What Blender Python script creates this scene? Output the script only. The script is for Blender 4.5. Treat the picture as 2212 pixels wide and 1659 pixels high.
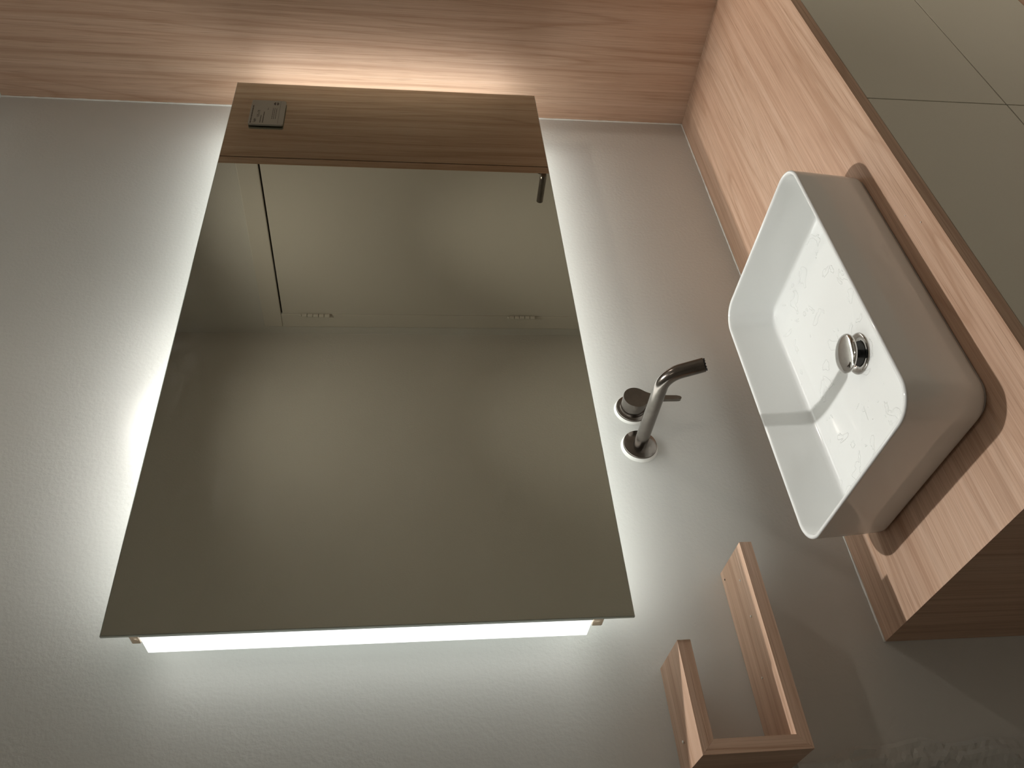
import bpy, bmesh, math, random
from mathutils import Vector, Matrix
random.seed(7)
for o in list(bpy.data.objects): bpy.data.objects.remove(o)
scene = bpy.context.scene
col = scene.collection

# ------------------------------------------------------------------ camera
cam_d = bpy.data.cameras.new('camera'); cam = bpy.data.objects.new('camera', cam_d); col.objects.link(cam)
R_ = Vector((0.7572, -0.6532, -0.0005)); D_ = Vector((-0.0851, -0.0979, -0.9915)); F_ = Vector((0.6476, 0.7508, -0.1298))
R_.normalize(); F_.normalize(); D_ = F_.cross(R_).normalized()
m = Matrix.Identity(4)
for i in range(3):                       # the phone was held turned: picture right is down, picture up is right
    m[i][0] = D_[i]; m[i][1] = R_[i]; m[i][2] = -F_[i]
m[0][3], m[1][3], m[2][3] = -1.9179, -1.1618, 0.7366
cam.matrix_world = m
cam_d.sensor_fit = 'HORIZONTAL'; cam_d.sensor_width = 36.0; cam_d.lens = 1785.66 * 36 / 2212
cam_d.clip_start = 0.01
scene.camera = cam

# ------------------------------------------------------------------ world, exposure, lamps
w = bpy.data.worlds.new('world'); scene.world = w; w.use_nodes = True
w.node_tree.nodes['Background'].inputs[0].default_value = (1, .9, .78, 1)
w.node_tree.nodes['Background'].inputs[1].default_value = 0.0
vs = scene.view_settings
vs.view_transform = 'Standard'; vs.look = 'None'; vs.gamma = 1; vs.use_curve_mapping = False; vs.exposure = 0.0
ZC = 1.697; ZF = -0.85
SPOTS = [((-1.0, -0.29), 58.0, 63, 0.30), ((0.095, -1.06), 88.0, 55, 1.0), ((-1.68, -1.07), 6.0, 60, 1.0)]
WARM = (1.0, 0.91, 0.79); NEUTRAL = (1.0, 0.985, 0.95)
SPILL = [((-1.0, -0.29), 0.2), ((0.095, -1.06), 14.0), ((-1.68, -1.07), 2.0)]      # wide weak spill of the same two lamps
for (x, y), p, ang, bl in SPOTS:
    ld = bpy.data.lights.new('downlight_lamp', 'SPOT'); lo = bpy.data.objects.new('downlight_lamp', ld); col.objects.link(lo)
    lo.location = (x, y, ZC - 0.012); ld.energy = p; ld.color = NEUTRAL if y > -0.5 else WARM
    ld.spot_size = math.radians(ang); ld.spot_blend = bl; ld.shadow_soft_size = 0.018
for (x, y), p in SPILL:
    ld = bpy.data.lights.new('downlight_spill', 'SPOT'); lo = bpy.data.objects.new('downlight_spill', ld); col.objects.link(lo)
    lo.location = (x, y, ZC - 0.012); ld.energy = p; ld.color = WARM
    ld.spot_size = math.radians(150); ld.spot_blend = 1.0; ld.shadow_soft_size = 0.018
LED = 1.7
LEDF = dict(left=1.08, right=2.6, top=2.35, bottom=2.2)

# ------------------------------------------------------------------ helpers
def tag(o, label=None, cat=None, group=None, kind=None):
    if label: o['label'] = label
    if cat: o['category'] = cat
    if group: o['group'] = group
    if kind: o['kind'] = kind
    return o

def empty(name, loc, label, cat, group=None):
    o = bpy.data.objects.new(name, None); col.objects.link(o); o.location = loc; o.empty_display_size = 0.05
    return tag(o, label, cat, group)

def build(name, bm, mat, parent=None, smooth=False, angle=None):
    me = bpy.data.meshes.new(name); bmesh.ops.recalc_face_normals(bm, faces=bm.faces[:])
    bm.to_mesh(me); bm.free()
    if smooth:
        for p in me.polygons: p.use_smooth = True
        if angle is not None: me.set_sharp_from_angle(angle=math.radians(angle))
    me.materials.append(mat)
    o = bpy.data.objects.new(name, me); col.objects.link(o)
    if parent:
        o.parent = parent; o.matrix_parent_inverse = Matrix.Translation(-Vector(parent.location))
    return o

def struct(name, bm, mat, parent=None, **k):
    o = build(name, bm, mat, parent, **k)
    if not parent: o['kind'] = 'structure'
    return o

def box(bm, a, b, bev=0.0, seg=2):
    x0, x1 = sorted((a[0], b[0])); y0, y1 = sorted((a[1], b[1])); z0, z1 = sorted((a[2], b[2]))
    r = bmesh.ops.create_cube(bm, size=1.0)
    for v in r['verts']:
        v.co = Vector(((x0+x1)/2 + v.co.x*(x1-x0), (y0+y1)/2 + v.co.y*(y1-y0), (z0+z1)/2 + v.co.z*(z1-z0)))
    if bev > 0:
        es = {e for v in r['verts'] for e in v.link_edges}
        bmesh.ops.bevel(bm, geom=list(es), offset=bev, segments=seg, profile=0.5, affect='EDGES')
    return bm

def BX(a, b, bev=0.0, seg=2): return box(bmesh.new(), a, b, bev, seg)

def prism(bm, pts, ax, a, b):
    """extrude a 2-D outline along axis ax (0,1,2) from a to b"""
    def P(p, t):
        if ax == 0: return (t, p[0], p[1])
        if ax == 1: return (p[0], t, p[1])
        return (p[0], p[1], t)
    v0 = [bm.verts.new(P(p, a)) for p in pts]; v1 = [bm.verts.new(P(p, b)) for p in pts]
    n = len(pts)
    bm.faces.new(v0); bm.faces.new(v1[::-1])
    for i in range(n): bm.faces.new((v0[i], v1[i], v1[(i+1) % n], v0[(i+1) % n]))
    return bm

def bridge(bm, r0, r1):
    n = len(r0)
    for i in range(n): bm.faces.new((r0[i], r0[(i+1) % n], r1[(i+1) % n], r1[i]))

def lathe(bm, prof, origin, axis, n=48, caps=True):
    """profile [(radius, distance along axis)]"""
    a = Vector(axis).normalized(); u = a.orthogonal().normalized(); v = a.cross(u); o = Vector(origin)
    rings = []
    for r, t in prof:
        rings.append([bm.verts.new(o + a*t + (u*math.cos(2*math.pi*i/n) + v*math.sin(2*math.pi*i/n))*r) for i in range(n)])
    for i in range(len(rings)-1): bridge(bm, rings[i], rings[i+1])
    if caps: bm.faces.new(rings[0][::-1]); bm.faces.new(rings[-1])
    return bm

def tube(bm, path, rad, n=32, cap=True):
    rings = []; pts = [Vector(p) for p in path]; ref = Vector((1, 0, 0))
    for i, p in enumerate(pts):
        t = (pts[min(i+1, len(pts)-1)] - pts[max(i-1, 0)]).normalized()
        u = (ref - t*ref.dot(t)).normalized(); v = t.cross(u)
        r = rad[i] if isinstance(rad, (list, tuple)) else rad
        rings.append([bm.verts.new(p + (u*math.cos(2*math.pi*k/n) + v*math.sin(2*math.pi*k/n))*r) for k in range(n)])
    for i in range(len(rings)-1): bridge(bm, rings[i], rings[i+1])
    if cap: bm.faces.new(rings[0][::-1]); bm.faces.new(rings[-1])
    return bm

# ------------------------------------------------------------------ materials
def newmat(name):
    mt = bpy.data.materials.new(name); mt.use_nodes = True
    nt = mt.node_tree; b = nt.nodes['Principled BSDF']
    return mt, nt, b
def N(nt, typ, **k):
    n = nt.nodes.new(typ)
    for a, v in k.items(): setattr(n, a, v)
    return n
def ramp(nt, src, stops, interp='LINEAR'):
    r = N(nt, 'ShaderNodeValToRGB'); r.color_ramp.interpolation = interp
    while len(r.color_ramp.elements) > len(stops): r.color_ramp.elements.remove(r.color_ramp.elements[-1])
    while len(r.color_ramp.elements) < len(stops): r.color_ramp.elements.new(0.5)
    for e, (p, c) in zip(r.color_ramp.elements, stops):
        e.position = p; e.color = (c[0], c[1], c[2], 1) if hasattr(c, '__len__') else (c, c, c, 1)
    nt.links.new(src, r.inputs[0]); return r.outputs[0]
def mathn(nt, op, a, b=None):
    n = N(nt, 'ShaderNodeMath', operation=op)
    for i, v in enumerate((a, b)):
        if v is None: continue
        if isinstance(v, (int, float)): n.inputs[i].default_value = v
        else: nt.links.new(v, n.inputs[i])
    return n.outputs[0]
def noise(nt, vec, scale, detail=2.0, rough=0.5, dist=0.0):
    n = N(nt, 'ShaderNodeTexNoise'); n.inputs['Scale'].default_value = scale
    n.inputs['Detail'].default_value = detail; n.inputs['Roughness'].default_value = rough; n.inputs['Distortion'].default_value = dist
    nt.links.new(vec, n.inputs['Vector']); return n.outputs['Fac']
def mapping(nt, vec, scale, loc=(0, 0, 0)):
    n = N(nt, 'ShaderNodeMapping'); n.inputs['Scale'].default_value = scale; n.inputs['Location'].default_value = loc
    nt.links.new(vec, n.inputs['Vector']); return n.outputs[0]
def mixc(nt, fac, a, b, blend='MIX'):
    n = N(nt, 'ShaderNodeMix', data_type='RGBA', blend_type=blend)
    if isinstance(fac, (int, float)): n.inputs[0].default_value = fac
    else: nt.links.new(fac, n.inputs[0])
    for i, v in ((6, a), (7, b)):
        if isinstance(v, tuple): n.inputs[i].default_value = (*v, 1)
        else: nt.links.new(v, n.inputs[i])
    return n.outputs[2]
def bump(nt, h, dist, strength=1.0):
    n = N(nt, 'ShaderNodeBump'); n.inputs['Distance'].default_value = dist; n.inputs['Strength'].default_value = strength
    nt.links.new(h, n.inputs['Height']); return n.outputs[0]

def plain(name, c, rough=0.5, metal=0.0, spec=0.5):
    mt, nt, b = newmat(name); b.inputs['Base Color'].default_value = (*c, 1)
    b.inputs['Roughness'].default_value = rough; b.inputs['Metallic'].default_value = metal
    b.inputs['Specular IOR Level'].default_value = spec
    return mt

def wood(name, axis, off=(0, 0, 0), flow=1.0):
    """light oak laminate; the grain runs along world axis 0, 1 or 2"""
    mt, nt, b = newmat(name)
    tc = N(nt, 'ShaderNodeTexCoord').outputs['Object']
    def sc(across, along): s = [across]*3; s[axis] = along; return tuple(s)
    base = mapping(nt, tc, sc(1, 0.16), off)
    # slow bending of the figure
    wob = noise(nt, mapping(nt, tc, sc(5.0, 0.7), off), 1.0, 2, 0.5)
    n1 = noise(nt, mapping(nt, tc, sc(7.0, 0.42), tuple(o*1.7 for o in off)), 1.0, 2.0, 0.4, 0.15)
    rings = mathn(nt, 'FRACT', mathn(nt, 'MULTIPLY', mathn(nt, 'ADD', n1, mathn(nt, 'MULTIPLY', wob, 0.25)), 15.0*flow))
    line = ramp(nt, rings, [(0.0, 0.10), (0.10, 0.5), (0.55, 0.78), (0.88, 0.60), (0.97, 0.0), (1.0, 0.10)])
    streak = noise(nt, mapping(nt, tc, sc(75, 0.9), off), 1.0, 3, 0.6)
    fine = noise(nt, mapping(nt, tc, sc(430, 4.5), off), 1.0, 2, 0.6)
    pore = ramp(nt, noise(nt, mapping(nt, tc, sc(800, 11), off), 1.0, 1, 0.5), [(0.30, 0.0), (0.40, 1.0)])
    band = noise(nt, mapping(nt, tc, sc(9, 0.5), off), 1.0, 1, 0.5)
    patch = ramp(nt, noise(nt, mapping(nt, tc, sc(6, 0.6), tuple(o+3 for o in off)), 1.0, 1, 0.5), [(0.42, 0.25), (0.62, 1.0)])
    c = ramp(nt, streak, [(0.28, (0.46, 0.292, 0.200)), (0.5, (0.625, 0.425, 0.308)), (0.75, (0.70, 0.505, 0.385))])
    c = mixc(nt, mathn(nt, 'MULTIPLY', mathn(nt, 'SUBTRACT', 0.8, line), mathn(nt, 'MULTIPLY', patch, 0.62)), c, (0.33, 0.178, 0.10))
    c = mixc(nt, ramp(nt, band, [(0.38, 0.0), (0.7, 0.30)]), c, (0.60, 0.36, 0.25))
    c = mixc(nt, ramp(nt, fine, [(0.3, 0.34), (0.62, 0.0)]), c, (0.36, 0.20, 0.118))
    c = mixc(nt, mathn(nt, 'MULTIPLY', mathn(nt, 'SUBTRACT', 1.0, pore), 0.32), c, (0.2, 0.10, 0.05))
    nt.links.new(c, b.inputs['Base Color'])
    b.inputs['Roughness'].default_value = 0.46; b.inputs['Specular IOR Level'].default_value = 0.35
    nt.links.new(bump(nt, mathn(nt, 'ADD', fine, mathn(nt, 'MULTIPLY', pore, 0.6)), 0.0002, 0.6), b.inputs['Normal'])
    return mt

def paint(name, c, dist=0.0009, scale=150.0):
    mt, nt, b = newmat(name)
    tc = N(nt, 'ShaderNodeTexCoord').outputs['Object']
    n1 = noise(nt, tc, scale, 3, 0.55); n2 = noise(nt, tc, 6.0, 3, 0.5)
    f = noise(nt, tc, 2.2, 3, 0.6)
    cc = mixc(nt, ramp(nt, f, [(0.35, 0.0), (0.7, 1.0)]), tuple(x*0.965 for x in c), c)
    nt.links.new(cc, b.inputs['Base Color'])
    b.inputs['Roughness'].default_value = 0.62; b.inputs['Specular IOR Level'].default_value = 0.3
    h = mathn(nt, 'MULTIPLY', n1, ramp(nt, n2, [(0.3, 0.45), (0.65, 1.0)]))
    nt.links.new(bump(nt, h, dist, 0.8), b.inputs['Normal'])
    return mt

M_wall = paint('wall_paint', (0.70, 0.69, 0.66))
M_ceil = paint('ceiling_paint', (0.84, 0.83, 0.80), 0.0004)
M_door = plain('door_lacquer', (0.66, 0.635, 0.585), 0.4)
M_caulk = plain('white_caulk', (0.86, 0.84, 0.80), 0.45)
M_wx = wood('oak_along_x', 0, (0.3, 0.1, 0.7))
M_wz = wood('oak_along_z', 2, (0.05, 0.42, 0.31))
M_wy = wood('oak_along_y', 1, (1.3, 0.4, 0.2))
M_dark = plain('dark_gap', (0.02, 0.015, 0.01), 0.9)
M_alu = plain('brushed_aluminium', (0.62, 0.65, 0.66), 0.38, 0.85)

def make_tile():
    mt, nt, b = newmat('floor_tile')
    tc = N(nt, 'ShaderNodeTexCoord').outputs['Object']
    br = N(nt, 'ShaderNodeTexBrick'); br.offset = 0.0; br.inputs['Scale'].default_value = 1.0
    br.inputs['Brick Width'].default_value = 0.6; br.inputs['Row Height'].default_value = 0.6; br.inputs['Mortar Size'].default_value = 0.003
    br.inputs['Color1'].default_value = (0.52, 0.48, 0.42, 1); br.inputs['Color2'].default_value = (0.54, 0.50, 0.44, 1); br.inputs['Mortar'].default_value = (0.2, 0.18, 0.16, 1)
    nt.links.new(tc, br.inputs['Vector']); nt.links.new(br.outputs['Color'], b.inputs['Base Color'])
    b.inputs['Roughness'].default_value = 0.5
    return mt
M_tile = make_tile()

def make_drawer():
    mt, nt, b = newmat('grey_lacquer')
    tc = N(nt, 'ShaderNodeTexCoord').outputs['Object']
    c = mixc(nt, noise(nt, tc, 900, 2, 0.6), (0.62, 0.59, 0.50), (0.68, 0.65, 0.55))
    nt.links.new(c, b.inputs['Base Color']); b.inputs['Roughness'].default_value = 0.42
    return mt
M_drawer = make_drawer()

def make_ceramic():
    mt, nt, b = newmat('white_ceramic')
    b.inputs['Base Color'].default_value = (0.80, 0.81, 0.795, 1)
    b.inputs['Roughness'].default_value = 0.06; b.inputs['Specular IOR Level'].default_value = 0.55
    tc = N(nt, 'ShaderNodeTexCoord').outputs['Object']
    # thin films of water left on the bottom: their raised rims catch the light
    n = noise(nt, tc, 26.0, 3, 0.5, 0.8)
    rim = ramp(nt, n, [(0.600, 0.0), (0.612, 1.0), (0.628, 0.5), (0.66, 0.4)])
    sep = N(nt, 'ShaderNodeSeparateXYZ'); nt.links.new(tc, sep.inputs[0])
    low = ramp(nt, sep.outputs[2], [(0.030, 1.0), (0.040, 0.0)])
    ge = N(nt, 'ShaderNodeNewGeometry'); sn = N(nt, 'ShaderNodeSeparateXYZ'); nt.links.new(ge.outputs['True Normal'], sn.inputs[0])
    low = mathn(nt, 'MULTIPLY', low, ramp(nt, sn.outputs[2], [(0.7, 0.0), (0.9, 1.0)]))
    nt.links.new(bump(nt, mathn(nt, 'MULTIPLY', rim, low), 0.0008, 1.0), b.inputs['Normal'])
    return mt
M_ceramic = make_ceramic()

def make_steel(name, c, rough, bumpy=True):
    mt, nt, b = newmat(name)
    tc = N(nt, 'ShaderNodeTexCoord').outputs['Object']
    n = noise(nt, tc, 60, 3, 0.6)
    cc = mixc(nt, ramp(nt, n, [(0.35, 0.0), (0.7, 1.0)]), tuple(x*0.82 for x in c), c)
    nt.links.new(cc, b.inputs['Base Color']); b.inputs['Metallic'].default_value = 1.0
    r = N(nt, 'ShaderNodeMapRange'); r.inputs['To Min'].default_value = rough*0.8; r.inputs['To Max'].default_value = rough*1.25
    nt.links.new(n, r.inputs['Value']); nt.links.new(r.outputs[0], b.inputs['Roughness'])
    return mt
M_steel = make_steel('gunmetal_steel', (0.235, 0.210, 0.190), 0.21)
M_chrome = make_steel('chrome', (0.62, 0.59, 0.56), 0.05)
M_black = plain('black_rubber', (0.012, 0.012, 0.012), 0.35)

def make_mirror():
    mt, nt, b = newmat('mirror_silver')
    tc = N(nt, 'ShaderNodeTexCoord').outputs['Object']
    b.inputs['Base Color'].default_value = (0.60, 0.605, 0.525, 1); b.inputs['Metallic'].default_value = 1.0
    b.inputs['Roughness'].default_value = 0.0
    # faint wiped smears on the glass
    s = ramp(nt, noise(nt, mapping(nt, tc, (5, 5, 16)), 1.0, 4, 0.6, 0.5), [(0.55, 0.0), (0.8, 0.03)])
    d = N(nt, 'ShaderNodeBsdfDiffuse'); d.inputs[0].default_value = (0.8, 0.78, 0.72, 1)
    mx = N(nt, 'ShaderNodeMixShader'); nt.links.new(s, mx.inputs[0]); nt.links.new(b.outputs[0], mx.inputs[1]); nt.links.new(d.outputs[0], mx.inputs[2])
    nt.links.new(mx.outputs[0], nt.nodes['Material Output'].inputs[0])
    return mt
M_mirror = make_mirror()
M_edge = plain('polished_glass_edge', (0.55, 0.60, 0.56), 0.12, 0.7)
def emis(name, c, s):
    mt, nt, b = newmat(name)
    b.inputs['Base Color'].default_value = (0.9, 0.9, 0.9, 1)
    b.inputs['Emission Color'].default_value = (*c, 1); b.inputs['Emission Strength'].default_value = s
    return mt
M_led = {k: emis('led_diffuser_' + k, (0.965, 1.0, 0.955), LED*f) for k, f in LEDF.items()}
M_bulb = emis('downlight_glow', (1.0, 0.83, 0.66), 12.0)

# ------------------------------------------------------------------ room shell
XL, XR, YF = -2.75, 0.60, -1.655
struct('wall_back', BX((XL, 0, ZF), (XR, 0.1, ZC)), M_wall)
struct('wall_right', BX((XR, 0.1, ZF), (XR+0.1, YF-0.1, ZC)), M_wall)
struct('wall_front', BX((XL, YF, ZF), (XR, YF-0.1, ZC)), M_wall)
struct('wall_left', BX((XL-0.1, 0.1, ZF), (XL, YF-0.1, ZC)), M_wall)
struct('floor', BX((XL-0.1, 0.1, ZF-0.1), (XR+0.1, YF-0.1, ZF)), M_tile)
struct('ceiling', BX((XL-0.1, 0.1, ZC), (XR+0.1, YF-0.1, ZC+0.1)), M_ceil)

# white silicone seams
def wavy_bead(bm, p0, p1, n, r, amp, ax):
    pts, rad = [], []
    for i in range(n+1):
        t = i/n; p = Vector(p0).lerp(Vector(p1), t); pts.append(p); rad.append(r*(1+random.uniform(-amp, amp)))
    rings = []
    for p, rr in zip(pts, rad):
        ring = []
        for k in range(8):
            a = 2*math.pi*k/8
            if ax == 2: ring.append(bm.verts.new(p + Vector((math.cos(a), math.sin(a), 0))*rr))
            else: ring.append(bm.verts.new(p + Vector((0, math.cos(a), math.sin(a)))*rr))
        rings.append(ring)
    for i in range(n): bridge(bm, rings[i], rings[i+1])
    bm.faces.new(rings[0][::-1]); bm.faces.new(rings[-1])
struct_b = bmesh.new(); wavy_bead(struct_b, (-0.0008, -0.0008, 0.0), (-0.0008, -0.0008, ZC), 160, 0.0022, 0.25, 2)
struct('trim_1', struct_b, M_caulk, smooth=True)
struct_b = bmesh.new(); wavy_bead(struct_b, (-1.4418, -0.0006, 0.0004), (-0.001, -0.0006, 0.0004), 160, 0.0019, 0.35, 0)
struct('trim_2', struct_b, M_caulk, smooth=True)

# ------------------------------------------------------------------ door on the right-hand wall (seen in the mirror)
DZ = 1.236; DY1, DY0 = -1.528, -0.70
df = BX((XR-0.004, DY0, ZF+0.006), (XR-0.044+0.04, DY1, DZ)); df.free()
door = struct('door_1', BX((XR-0.012, DY0, ZF+0.006), (XR+0.0, DY1, DZ-0.004), 0.0012), M_door)
bmg = bmesh.new(); box(bmg, (XR-0.004, DY0, DZ-0.004), (XR-0.0, DY1, DZ+0.0025))
struct('door_gap', bmg, M_dark, door)
cb = bmesh.new()
box(cb, (XR-0.014, DY0+0.075, DZ+0.0025), (XR, DY1-0.075, DZ+0.077), 0.003)
box(cb, (XR-0.014, DY1-0.001, ZF), (XR, DY1-0.075, DZ+0.002), 0.003)
box(cb, (XR-0.014, DY0+0.001, ZF), (XR, DY0+0.075, DZ+0.002), 0.003)
struct('trim_3', cb, M_door)
for z0, z1 in ((1.041, 1.156), (0.181, 0.292), (-0.70, -0.59)):
    hb = bmesh.new(); n = 5; L = (z1-z0)/n
    for k in range(n):
        a = z0 + k*L
        lathe(hb, [(0.0055, 0), (0.0075, 0.001), (0.0075, L-0.003), (0.0055, L-0.002)], (XR-0.0195, DY1-0.002, a), (0, 0, 1), 16)
    lathe(hb, [(0.004, 0), (0.006, 0.003), (0.003, 0.007)], (XR-0.0195, DY1-0.002, z1-0.001), (0, 0, 1), 16)
    h = struct('hinge', hb, M_door, door, smooth=True, angle=40)
hb = bmesh.new()
lathe(hb, [(0.026, 0), (0.026, 0.006), (0.024, 0.008)], (XR-0.012, -0.78, 0.243), (-1, 0, 0), 40)
pth = [(XR-0.012, -0.78, 0.243), (XR-0.045, -0.78, 0.243)]
for i in range(7):
    a = math.pi/2*i/6; pth.append((XR-0.045-0.014*math.sin(a), -0.78-0.014*(1-math.cos(a)), 0.243))
pth.append((XR-0.059, -0.893+0.0, 0.243))
tube(hb, pth, 0.0118, 24)
struct('door_handle', hb, M_steel, door, smooth=True, angle=40)

# ------------------------------------------------------------------ tall oak cabinet at the right
tc = empty('tall_cabinet', (0.3, -0.2, ZF), 'tall light oak cabinet reaching the ceiling beside the lit mirror', 'cabinet')
build('side_panel', BX((0, -0.0005, ZF), (0.018, -0.3755, ZC-0.001)), M_wz, tc)
build('gap_shade_backing', BX((0.0030, -0.3755, ZF+0.05), (0.595, -0.3784, ZC-0.003)), M_dark, tc)  # black backing added so the open gap behind the doors reads as deep shade
build('carcass', BX((0.0185, -0.0005, ZF), (0.595, -0.374, ZC-0.001)), M_dark, tc)
build('cabinet_door', BX((0.0, -0.3785, ZF+0.05), (0.2985, -0.398, ZC-0.003), 0.0006), M_wz, tc)
build('cabinet_door', BX((0.3015, -0.3785, ZF+0.05), (0.597, -0.398, ZC-0.003), 0.0006), M_wz, tc)

# ------------------------------------------------------------------ vanity
VX0, VX1, VY, VT = -1.4418, -0.0008, -0.5042, 0.0204
# worktop: mitred on its left end
ct = build('countertop', prism(bmesh.new(), [(VX0, 0.0), (VX1, 0.0), (VX1, -VT), (VX0+VT, -VT)], 1, -0.0008, VY), M_wx)
tag(ct, 'light oak worktop with mitred left edge under the white basin', 'countertop')
VB = -0.5375
va = empty('vanity_unit', (VX0/2, VY/2, VB), 'wall-hung vanity with oak sides and grey lacquered drawers under the worktop', 'vanity')
build('side_panel', prism(bmesh.new(), [(VX0, -0.0004), (VX0+VT, -VT-0.0004), (VX0+VT, VB+VT), (VX0, VB)], 1, -0.0008, VY), M_wz, va)
build('side_panel', BX((VX1-VT, -0.0008, -VT-0.0004), (VX1, VY, VB+VT+0.0004)), M_wz, va)
build('bottom_panel', prism(bmesh.new(), [(VX0+0.0003, VB), (VX0+VT+0.0003, VB+VT), (VX1, VB+VT), (VX1, VB)], 1, -0.0008, VY), M_wx, va)
build('carcass', BX((VX0+VT+0.0005, -0.002, -VT-0.001), (VX1-VT-0.0005, VY+0.021, VB+VT+0.001)), M_dark, va)
MX = -0.7275; MZ = -0.2735
for (a, b) in ((VX0+VT+0.001, MX-0.0012), (MX+0.0012, VX1-VT-0.001)):
    for (c, d) in ((-VT-0.0012, MZ+0.0012), (MZ-0.0012, VB+VT+0.0015)):
        build('drawer', BX((a, VY+0.0205, c), (b, VY+0.0005, d), 0.0006), M_drawer, va)

# ------------------------------------------------------------------ washbasin
BXc, BYc = -1.0693, -0.2604
def rrect(bm, hx, hy, r, z, n=14, m=10, cx=BXc, cy=BYc, circ=None, t=0.0):
    """rounded rectangle ring; with circ it is blended by t into a circle of that radius"""
    pts = []
    cs = [(hx-r, hy-r, 0), (-hx+r, hy-r, 90), (-hx+r, -hy+r, 180), (hx-r, -hy+r, 270)]
    for q, (ox, oy, a0) in enumerate(cs):
        for k in range(n+1):
            a = math.radians(a0 + 90*k/n); pts.append((ox + r*math.cos(a), oy + r*math.sin(a)))
        nx = cs[(q+1) % 4]; a = math.radians(a0+90)
        p0 = (ox + r*math.cos(a), oy + r*math.sin(a)); p1 = (nx[0] + r*math.cos(a), nx[1] + r*math.sin(a))
        for k in range(1, m): pts.append((p0[0] + (p1[0]-p0[0])*k/m, p0[1] + (p1[1]-p0[1])*k/m))
    out = []
    for (x, y) in pts:
        if circ is not None:
            a = math.atan2(y, x); qx, qy = DRX-cx + circ*math.cos(a), DRY-cy + circ*math.sin(a)
            x, y = x*(1-t) + qx*t, y*(1-t) + qy*t
        out.append(bm.verts.new((cx+x, cy+y, z)))
    return out
DRX, DRY = -1.078, -0.2615
wb = empty('washbasin', (BXc, BYc, 0.0), 'white rectangular vessel basin with rounded corners standing on the oak worktop', 'basin')
HX, HY, HZ, RC = 0.2563, 0.1775, 0.12, 0.044
b = bmesh.new(); rings = []
bot = rrect(b, HX-0.014, HY-0.012, RC-0.012, 0.0003)
rings.append(bot)
for ins, z in ((0.0135, 0.0030), (0.0105, 0.0042), (0.0085, 0.0072), (0.0075, 0.0115), (0.0055, 0.035), (0.0032, 0.070), (0.0012, 0.100), (0.0003, 0.1150), (0.0, 0.1170),
               (0.0004, 0.1186), (0.0015, 0.1196), (0.0030, 0.1200), (0.0048, 0.1196), (0.0060, 0.1184), (0.0066, 0.1165), (0.0075, 0.108), (0.0105, 0.085), (0.0140, 0.060), (0.0163, 0.046),
               (0.0175, 0.0400), (0.0195, 0.0368), (0.0228, 0.0348), (0.0280, 0.0336), (0.0370, 0.0318), (0.0400, 0.0308), (0.0440, 0.0296), (0.048, 0.0290)):
    rings.append(rrect(b, HX-ins, HY-ins*0.97, max(RC-ins*0.75, 0.012), z))
for t, z in ((0.15, 0.0279), (0.3, 0.0270), (0.45, 0.0261), (0.6, 0.0251), (0.75, 0.0240), (0.88, 0.0228), (0.96, 0.0216), (1.0, 0.0205)):
    rings.append(rrect(b, HX-0.048, HY-0.0466, RC-0.036, z, circ=0.0325, t=t))
for i in range(len(rings)-1): bridge(b, rings[i], rings[i+1])
b.faces.new(rings[0][::-1]); b.faces.new(rings[-1])
build('basin_body', b, M_ceramic, wb, smooth=True)
dr = build('drain', lathe(bmesh.new(), [(0.0335, 0.0), (0.0335, 0.0010), (0.0318, 0.0022), (0.0280, 0.0024), (0.0235, 0.0012), (0.0205, -0.0010), (0.0200, -0.0015)], (DRX, DRY, 0.0208), (0, 0, 1), 64), M_chrome, wb, smooth=True)
lathe_b = lathe(bmesh.new(), [(0.0200, 0.0), (0.0200, 0.0005)], (DRX, DRY, 0.0205), (0, 0, 1), 48)
h = build('drain_hole', lathe_b, M_black, dr)
h = build('drain_stem', lathe(bmesh.new(), [(0.0065, 0), (0.0065, 0.018), (0.022, 0.0195)], (DRX, DRY, 0.021), (0, 0, 1), 40), M_black, dr, smooth=True, angle=40)
h = build('drain_cap', lathe(bmesh.new(), [(0.018, 0.0), (0.0295, 0.0005), (0.0313, 0.0015), (0.0318, 0.0032), (0.0308, 0.0048), (0.0270, 0.0062), (0.0180, 0.0076), (0.0080, 0.0082), (0.0010, 0.0083)], (DRX, DRY, 0.0385), (0, 0, 1), 64), M_chrome, dr, smooth=True)

# ------------------------------------------------------------------ wall spout
SX, SZ = -1.0655, 0.3195
sp = empty('wall_spout', (SX, 0, SZ), 'brushed gunmetal spout bent down over the basin from a round wall plate', 'faucet')
build('caulk_ring', lathe(bmesh.new(), [(0.0335, 0.0), (0.0332, 0.002), (0.0305, 0.0065)], (SX, -0.0002, SZ-0.0003), (0, -1, 0), 64), M_caulk, sp, smooth=True, angle=50)
build('wall_plate', lathe(bmesh.new(), [(0.0300, 0.0055), (0.0304, 0.0065), (0.0304, 0.0098), (0.0298, 0.0105), (0.010, 0.0107)], (SX, 0, SZ), (0, -1, 0), 64), M_steel, sp, smooth=True, angle=50)
path = [(SX, -0.0100, SZ)] + [(SX, -0.010-0.0165*k, SZ) for k in range(1, 10)]
th = math.radians(66); rb = 0.042; y0 = -0.167
for k in range(1, 15):
    a = th*k/14; path.append((SX, y0 - rb*math.sin(a), SZ - rb*(1-math.cos(a))))
ye, ze = path[-1][1], path[-1][2]
path.append((SX, ye-math.cos(th)*0.018, ze-math.sin(th)*0.018)); path.append((SX, ye-math.cos(th)*0.037, ze-math.sin(th)*0.037))
build('spout_tube', tube(bmesh.new(), path, 0.0118, 40), M_steel, sp, smooth=True, angle=60)
te = Vector(path[-1]); td = Vector((0, -math.cos(th), -math.sin(th)))
ab = bmesh.new(); lathe(ab, [(0.0100, -0.001), (0.0104, 0.0018), (0.0088, 0.0022), (0.0085, 0.0010)], te, td, 32)
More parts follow.
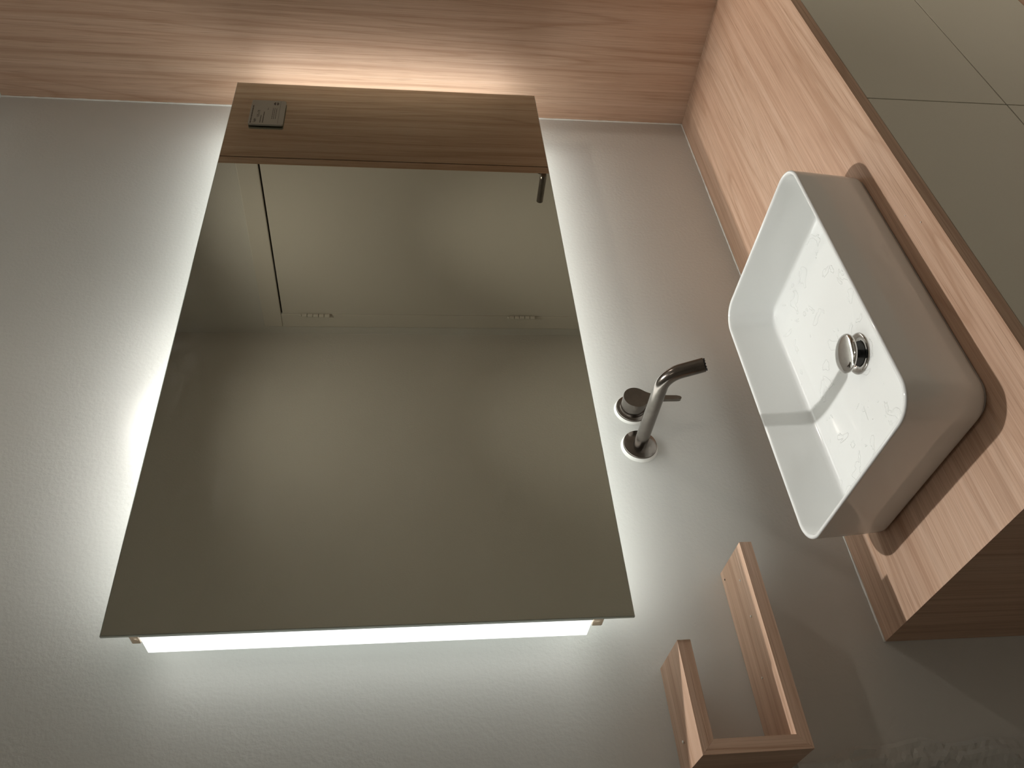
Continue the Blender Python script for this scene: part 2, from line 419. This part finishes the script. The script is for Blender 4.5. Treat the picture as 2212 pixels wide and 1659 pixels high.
for k in range(12):
    a = 2*math.pi*k/12; u = Vector((1, 0, 0)); v = td.cross(u)
    lathe(ab, [(0.0011, 0.0015), (0.0011, 0.0030)], te + (u*math.cos(a)+v*math.sin(a))*0.0094, td, 8)
build('aerator', ab, M_black, sp, smooth=True, angle=40)

# ------------------------------------------------------------------ mixer valve
KX, KZ = -0.982, 0.3180
mv = empty('mixer_valve', (KX, 0, KZ), 'brushed gunmetal round mixer with a thin lever pointing down behind the spout', 'faucet')
build('caulk_ring', lathe(bmesh.new(), [(0.0330, 0.0), (0.0326, 0.002), (0.0305, 0.0055)], (KX+0.0004, -0.0002, KZ), (0, -1, 0), 64), M_caulk, mv, smooth=True, angle=50)
build('wall_plate', lathe(bmesh.new(), [(0.0300, 0.0045), (0.0304, 0.0055), (0.0304, 0.0088), (0.0298, 0.0095), (0.010, 0.0097)], (KX, 0, KZ), (0, -1, 0), 64), M_steel, mv, smooth=True, angle=50)
build('valve_body', lathe(bmesh.new(), [(0.0236, 0.0095), (0.0236, 0.0150), (0.0215, 0.0155), (0.0215, 0.0175), (0.0226, 0.0180), (0.0226, 0.0335)], (KX, 0, KZ), (0, -1, 0), 64), M_steel, mv, smooth=True, angle=35)
# head with teardrop lever
ol = []
R0 = 0.0226
for k in range(0, 49):                     # round head, from lower right over the top to lower left
    a = math.radians(-38 + 256*k/48); ol.append((R0*math.cos(a), R0*math.sin(a)))
left = [(-0.0130, -0.0205), (-0.0090, -0.0270), (-0.0066, -0.0345), (-0.0053, -0.0450), (-0.0047, -0.0600), (-0.0045, -0.0770), (-0.0042, -0.0812), (-0.0034, -0.0838), (-0.0018, -0.0855), (0, -0.0860)]
ol += left + [(-x, z) for x, z in left[-2::-1]]
lb = bmesh.new(); prism(lb, [(KX+x, KZ+z) for x, z in ol], 1, -0.0330, -0.0400)
bmesh.ops.bevel(lb, geom=[e for e in lb.edges if abs(e.verts[0].co.y+0.040) < 1e-5 and abs(e.verts[1].co.y+0.040) < 1e-5], offset=0.0008, segments=2, affect='EDGES')
build('lever', lb, M_steel, mv, smooth=True, angle=35)

# ------------------------------------------------------------------ mirror with light strips behind it
MX0, MX1, MZ0, MZ1, MY = -1.4374, -0.0874, 0.4207, 1.1198, -0.1146
mi = empty('wall_mirror', ((MX0+MX1)/2, -0.05, (MZ0+MZ1)/2), 'large frameless rectangular mirror with glowing light strips behind its edges', 'mirror')
build('mirror_edge', BX((MX0, MY+0.0004, MZ0), (MX1, MY+0.005, MZ1), 0.0004, 1), M_edge, mi)
gl = bmesh.new(); e = 0.0013
vs_ = [gl.verts.new(p) for p in ((MX0+e, MY, MZ0+e), (MX1-e, MY, MZ0+e), (MX1-e, MY, MZ1-e), (MX0+e, MY, MZ1-e))]
vb_ = [gl.verts.new((v.co.x, MY+0.0003, v.co.z)) for v in vs_]
gl.faces.new(vs_); gl.faces.new(vb_[::-1]); bridge(gl, vs_, vb_)
build('mirror_glass', gl, M_mirror, mi)
bb = bmesh.new(); box(bb, (MX0+0.06, MY+0.0052, MZ0+0.06), (MX1-0.06, -0.0005, MZ1-0.06))
build('mounting_frame', bb, M_alu, mi)
def strip(x0, z0, x1, z1, nx, nz, key):
    """light strip from (x0,z0) to (x1,z1) on the mirror's back; (nx,nz) points outwards"""
    w_ = 0.020
    def bx_(i0, i1, ya, yb, e0=0.0):
        if nx: a = (x0-nx*i0, ya, z0+e0); b_ = (x0-nx*i1, yb, z1-e0)
        else: a = (x0+e0, ya, z0-nz*i0); b_ = (x1-e0, yb, z0-nz*i1)
        return BX(a, b_, 0.0004, 1)
    ch = build('strip_profile', bx_(0.0, w_, MY+0.0052, -0.0965), M_alu, mi)
    # half round diffuser
    prof = [(0.0005, -0.0962)]
    for k in range(0, 13):
        a = math.pi*k/12; prof.append((w_/2 - (w_/2-0.0005)*math.cos(a), -0.050 + 0.010*math.sin(a)))
    prof.append((w_-0.0005, -0.0962))
    d_ = bmesh.new()
    if nx: prism(d_, [(x0-nx*i, y) for i, y in prof], 2, z0+0.001, z1-0.001)
    else: prism(d_, [(y, z0-nz*i) for i, y in prof], 0, x0+0.001, x1-0.001)
    build('light_strip', d_, M_led[key], mi, smooth=True, angle=50)
IN = 0.0050
strip(MX0+IN, 0.4760, MX0+IN, 1.0770, -1, 0, 'left')
strip(MX1-IN, 0.4760, MX1-IN, 1.0770, 1, 0, 'right')
strip(MX0+0.085, MZ1-IN, MX1-0.03, MZ1-IN, 0, 1, 'top')
strip(MX0+0.05, MZ0+IN, MX1-0.05, MZ0+IN, 0, -1, 'bottom')
M_cap = plain('clear_end_cap', (0.75, 0.62, 0.48), 0.25); M_cap.node_tree.nodes['Principled BSDF'].inputs['Transmission Weight'].default_value = 0.5
for za, zb in ((1.0775, 1.0895), (0.4600, 0.4755)):
    eb = BX((MX0+0.0045, MY+0.0052, za), (MX0+0.026, -0.078, zb), 0.002)
    build('end_cap', eb, M_cap, mi)

# ------------------------------------------------------------------ product tag stuck on the mirror
TX0, TX1, TZ0, TZ1, TY = -0.2680, -0.1710, 1.0005, 1.0750, MY-0.0062
tg = empty('product_tag', ((TX0+TX1)/2, TY, (TZ0+TZ1)/2), 'small grey printed product tag stuck on the mirror near its upper right corner', 'tag')
M_tag = plain('tag_card', (0.33, 0.315, 0.265), 0.5); M_ink = plain('tag_ink', (0.03, 0.02, 0.015), 0.6)
ox, oz, rr = (TX0+TX1)/2, (TZ0+TZ1)/2, 0.005
pts = []
for sx, sz, a0 in ((1, 1, 0), (-1, 1, 90), (-1, -1, 180), (1, -1, 270)):
    cx_, cz_ = (TX1-rr if sx > 0 else TX0+rr), (TZ1-rr if sz > 0 else TZ0+rr)
    for k in range(7):
        a = math.radians(a0+15*k); pts.append((cx_+rr*math.cos(a), cz_+rr*math.sin(a)))
build('card', prism(bmesh.new(), pts, 1, TY, MY-0.0022), M_tag, tg)
pad = BX((TX0+0.01, MY-0.0022, TZ0+0.01), (TX1-0.01, MY-0.0001, TZ1-0.01)); build('adhesive_pad', pad, M_black, tg)
ink = bmesh.new()
def dash(x0, x1, z, h, lo=0.002, hi=0.006):
    x = x0
    while x < x1:
        x2 = min(x + random.uniform(lo, hi), x1)
        box(ink, (TX0+x, TY-0.00018, TZ1-z), (TX0+x2, TY-0.00002, TZ1-z-h)); x = x2 + random.uniform(0.0008, 0.0016)
dash(0.003, 0.075, 0.0040, 0.0022)
dash(0.006, 0.036, 0.0245, 0.0016); dash(0.006, 0.050, 0.0300, 0.0016)
dash(0.058, 0.066, 0.0375, 0.0009)
for z in (0.0485, 0.0520, 0.0560): dash(0.022, 0.066, z, 0.0010, 0.003, 0.009)
box(ink, (TX0+0.003, TY-0.00015, TZ1-0.0628), (TX1-0.003, TY-0.00002, TZ1-0.0632))
build('printed_lines', ink, M_ink, tg)
def text(s, size, x, z, name):
    cu = bpy.data.curves.new(name, 'FONT'); cu.body = s; cu.size = size; cu.extrude = 0.00006
    to = bpy.data.objects.new(name, cu); col.objects.link(to)
    me = bpy.data.meshes.new_from_object(to); bpy.data.objects.remove(to)
    me.transform(Matrix.Translation((x, TY-0.00012, z)) @ Matrix.Rotation(math.pi/2, 4, 'X'))
    me.materials.clear(); me.materials.append(M_ink)
    o = bpy.data.objects.new(name, me); col.objects.link(o); o.parent = tg; o.matrix_parent_inverse = Matrix.Translation(-Vector(tg.location))
    return o
text('Lagin', 0.0078, TX0+0.006, TZ1-0.0150, 'printed_name')
text('135 x 70', 0.0078, TX0+0.028, TZ1-0.0215, 'printed_size')
lg = bmesh.new(); lcx, lcz, lr = TX1-0.0130, TZ1-0.0540, 0.0058
def arcpoly(a0, a1, n, extra): return [(lcx+lr*math.cos(math.radians(a0+(a1-a0)*k/n)), lcz+lr*math.sin(math.radians(a0+(a1-a0)*k/n))) for k in range(n+1)] + extra
prism(lg, arcpoly(15, 100, 10, [(lcx+0.0010, lcz+0.0022), (lcx+0.0002, lcz+0.0012)]), 1, TY-0.0002, TY-0.00002)
prism(lg, arcpoly(110, 165, 8, [(lcx-0.0014, lcz+0.0012), (lcx-0.0006, lcz+0.0030)]), 1, TY-0.0002, TY-0.00002)
prism(lg, arcpoly(195, 262, 8, [(lcx-0.0008, lcz-0.0010)]), 1, TY-0.0002, TY-0.00002)
prism(lg, arcpoly(278, 345, 8, [(lcx+0.0008, lcz-0.0010)]), 1, TY-0.0002, TY-0.00002)
build('printed_emblem', lg, M_ink, tg)

# ------------------------------------------------------------------ oak shelf at the left
sh = empty('wall_shelf', (-1.47, 0, 0.215), 'small C-shaped light oak shelf on the wall left of the basin', 'shelf')
SY, ST = -0.1005, 0.0187
xl, xr, xu, z0, z1 = -1.6187, -1.3184, -1.4675, 0.2150, 0.3640
build('lower_board', prism(bmesh.new(), [(xl, z0), (xr, z0), (xr, z0+ST), (xl+ST, z0+ST)], 1, -0.0006, SY), M_wx, sh)
build('upright_board', prism(bmesh.new(), [(xl, z0+0.0002), (xl+ST, z0+ST+0.0002), (xl+ST, z1-ST-0.0002), (xl, z1-0.0002)], 1, -0.0006, SY), M_wz, sh)
build('upper_board', prism(bmesh.new(), [(xl, z1), (xl+ST, z1-ST), (xu, z1-ST), (xu, z1)], 1, -0.0006, SY), M_wx, sh)
build('screw_hole', lathe(bmesh.new(), [(0.0016, 0), (0.0016, 0.0002)], (-1.3348, -0.0120, z0+ST), (0, 0, 1), 20), M_dark, sh)

# ------------------------------------------------------------------ plastic sheet on the wall at the lower left
def make_film():
    mt, nt, b = newmat('plastic_film')
    b.inputs['Base Color'].default_value = (0.80, 0.80, 0.76, 1); b.inputs['Roughness'].default_value = 0.28
    tr = N(nt, 'ShaderNodeBsdfTransparent'); mx = N(nt, 'ShaderNodeMixShader'); mx.inputs[0].default_value = 0.6
    nt.links.new(tr.outputs[0], mx.inputs[1]); nt.links.new(b.outputs[0], mx.inputs[2])
    nt.links.new(mx.outputs[0], nt.nodes['Material Output'].inputs[0]); return mt
M_film = make_film()
M_teal = plain('dark_seal', (0.14, 0.15, 0.14), 0.6)
struct('trim_4', BX((-1.645, -0.0005, ZF), (-1.6185, -0.010, 0.115)), M_teal)
fb = bmesh.new(); nx_, nz_ = 22, 150; g = []
for j in range(nz_+1):
    row = []
    zz = ZF+0.01 + (0.205-ZF-0.01)*j/nz_
    edge = -1.588 - 0.016*max(0, (zz-0.0))/0.2 + 0.004*math.sin(zz*23)+0.003*math.sin(zz*61+1)
    for i in range(nx_+1):
        t = i/nx_; x = edge - 0.16*t
        y = -0.0035 - 0.011*t**0.5 - 0.0035*abs(math.sin(x*160+zz*37+1.7*math.sin(zz*21))) - random.uniform(0, 0.0028)
        if t == 0: y = -0.0012
        row.append(fb.verts.new((x, y-(0.006 if -1.65 < x < -1.61 else 0), zz)))
    g.append(row)
for j in range(nz_):
    for i in range(nx_): 
        fb.faces.new((g[j][i], g[j][i+1], g[j+1][i+1])); fb.faces.new((g[j][i], g[j+1][i+1], g[j+1][i]))
fs = build('plastic_sheet', fb, M_film)
tag(fs, 'crumpled translucent plastic sheet hanging on the wall below the oak shelf', 'plastic sheet')

# ------------------------------------------------------------------ ceiling downlights
names = ['round recessed downlight in the ceiling above the washbasin', 'round recessed downlight in the ceiling near the door', 'round recessed downlight in the ceiling at the left of the room']
for ((x, y), p, ang, bl), lab in zip(SPOTS, names):
    dl = empty('ceiling_downlight', (x, y, ZC), lab, 'ceiling light', 'ceiling downlights')
    rg = bmesh.new()
    lathe(rg, [(0.030, 0.0), (0.030, 0.004), (0.042, 0.004), (0.044, 0.0)], (x, y, ZC), (0, 0, -1), 48, caps=False)
    build('trim_ring', rg, M_caulk, dl, smooth=True, angle=40)
    build('lamp_glass', lathe(bmesh.new(), [(0.028, 0.0005), (0.028, 0.0025)], (x, y, ZC), (0, 0, -1), 40), M_bulb, dl)

# ------------------------------------------------------------------ crumbs of plaster
def crumb(x, y, z, r, label, group):
    cbm = bmesh.new(); bmesh.ops.create_icosphere(cbm, subdivisions=1, radius=r)
    for v in cbm.verts:
        v.co *= random.uniform(0.75, 1.2); v.co.z *= 0.6
    mn = min(v.co.z for v in cbm.verts)
    for v in cbm.verts: v.co += Vector((x, y, z-mn))
    tag(build('plaster_crumb', cbm, M_caulk), label, 'crumb', group)
SHZ = z0+ST
for x, y, r, lab in ((-1.3645, -0.0665, 0.0016, 'tiny white plaster crumb on the lower shelf board nearest its free end'),
                     (-1.4230, -0.0690, 0.0019, 'white plaster crumb in the middle of the lower shelf board'),
                     (-1.5060, -0.0480, 0.0015, 'tiny white plaster crumb on the lower shelf board towards its upright')):
    crumb(x, y, SHZ, r, lab, 'plaster crumbs on the shelf')
crumb(-1.583, -0.038, z1, 0.0022, 'white plaster crumb on top of the upper shelf board', 'plaster crumbs on the shelf')
for x, y, r, lab in ((-0.9862, -0.4627, 0.0009, 'tiny white plaster crumb on the worktop in front of the basin, the smaller one'),
                     (-1.0235, -0.4801, 0.0012, 'tiny white plaster crumb on the worktop nearest its front edge')):
    crumb(x, y, 0.0, r, lab, 'plaster crumbs on the worktop')
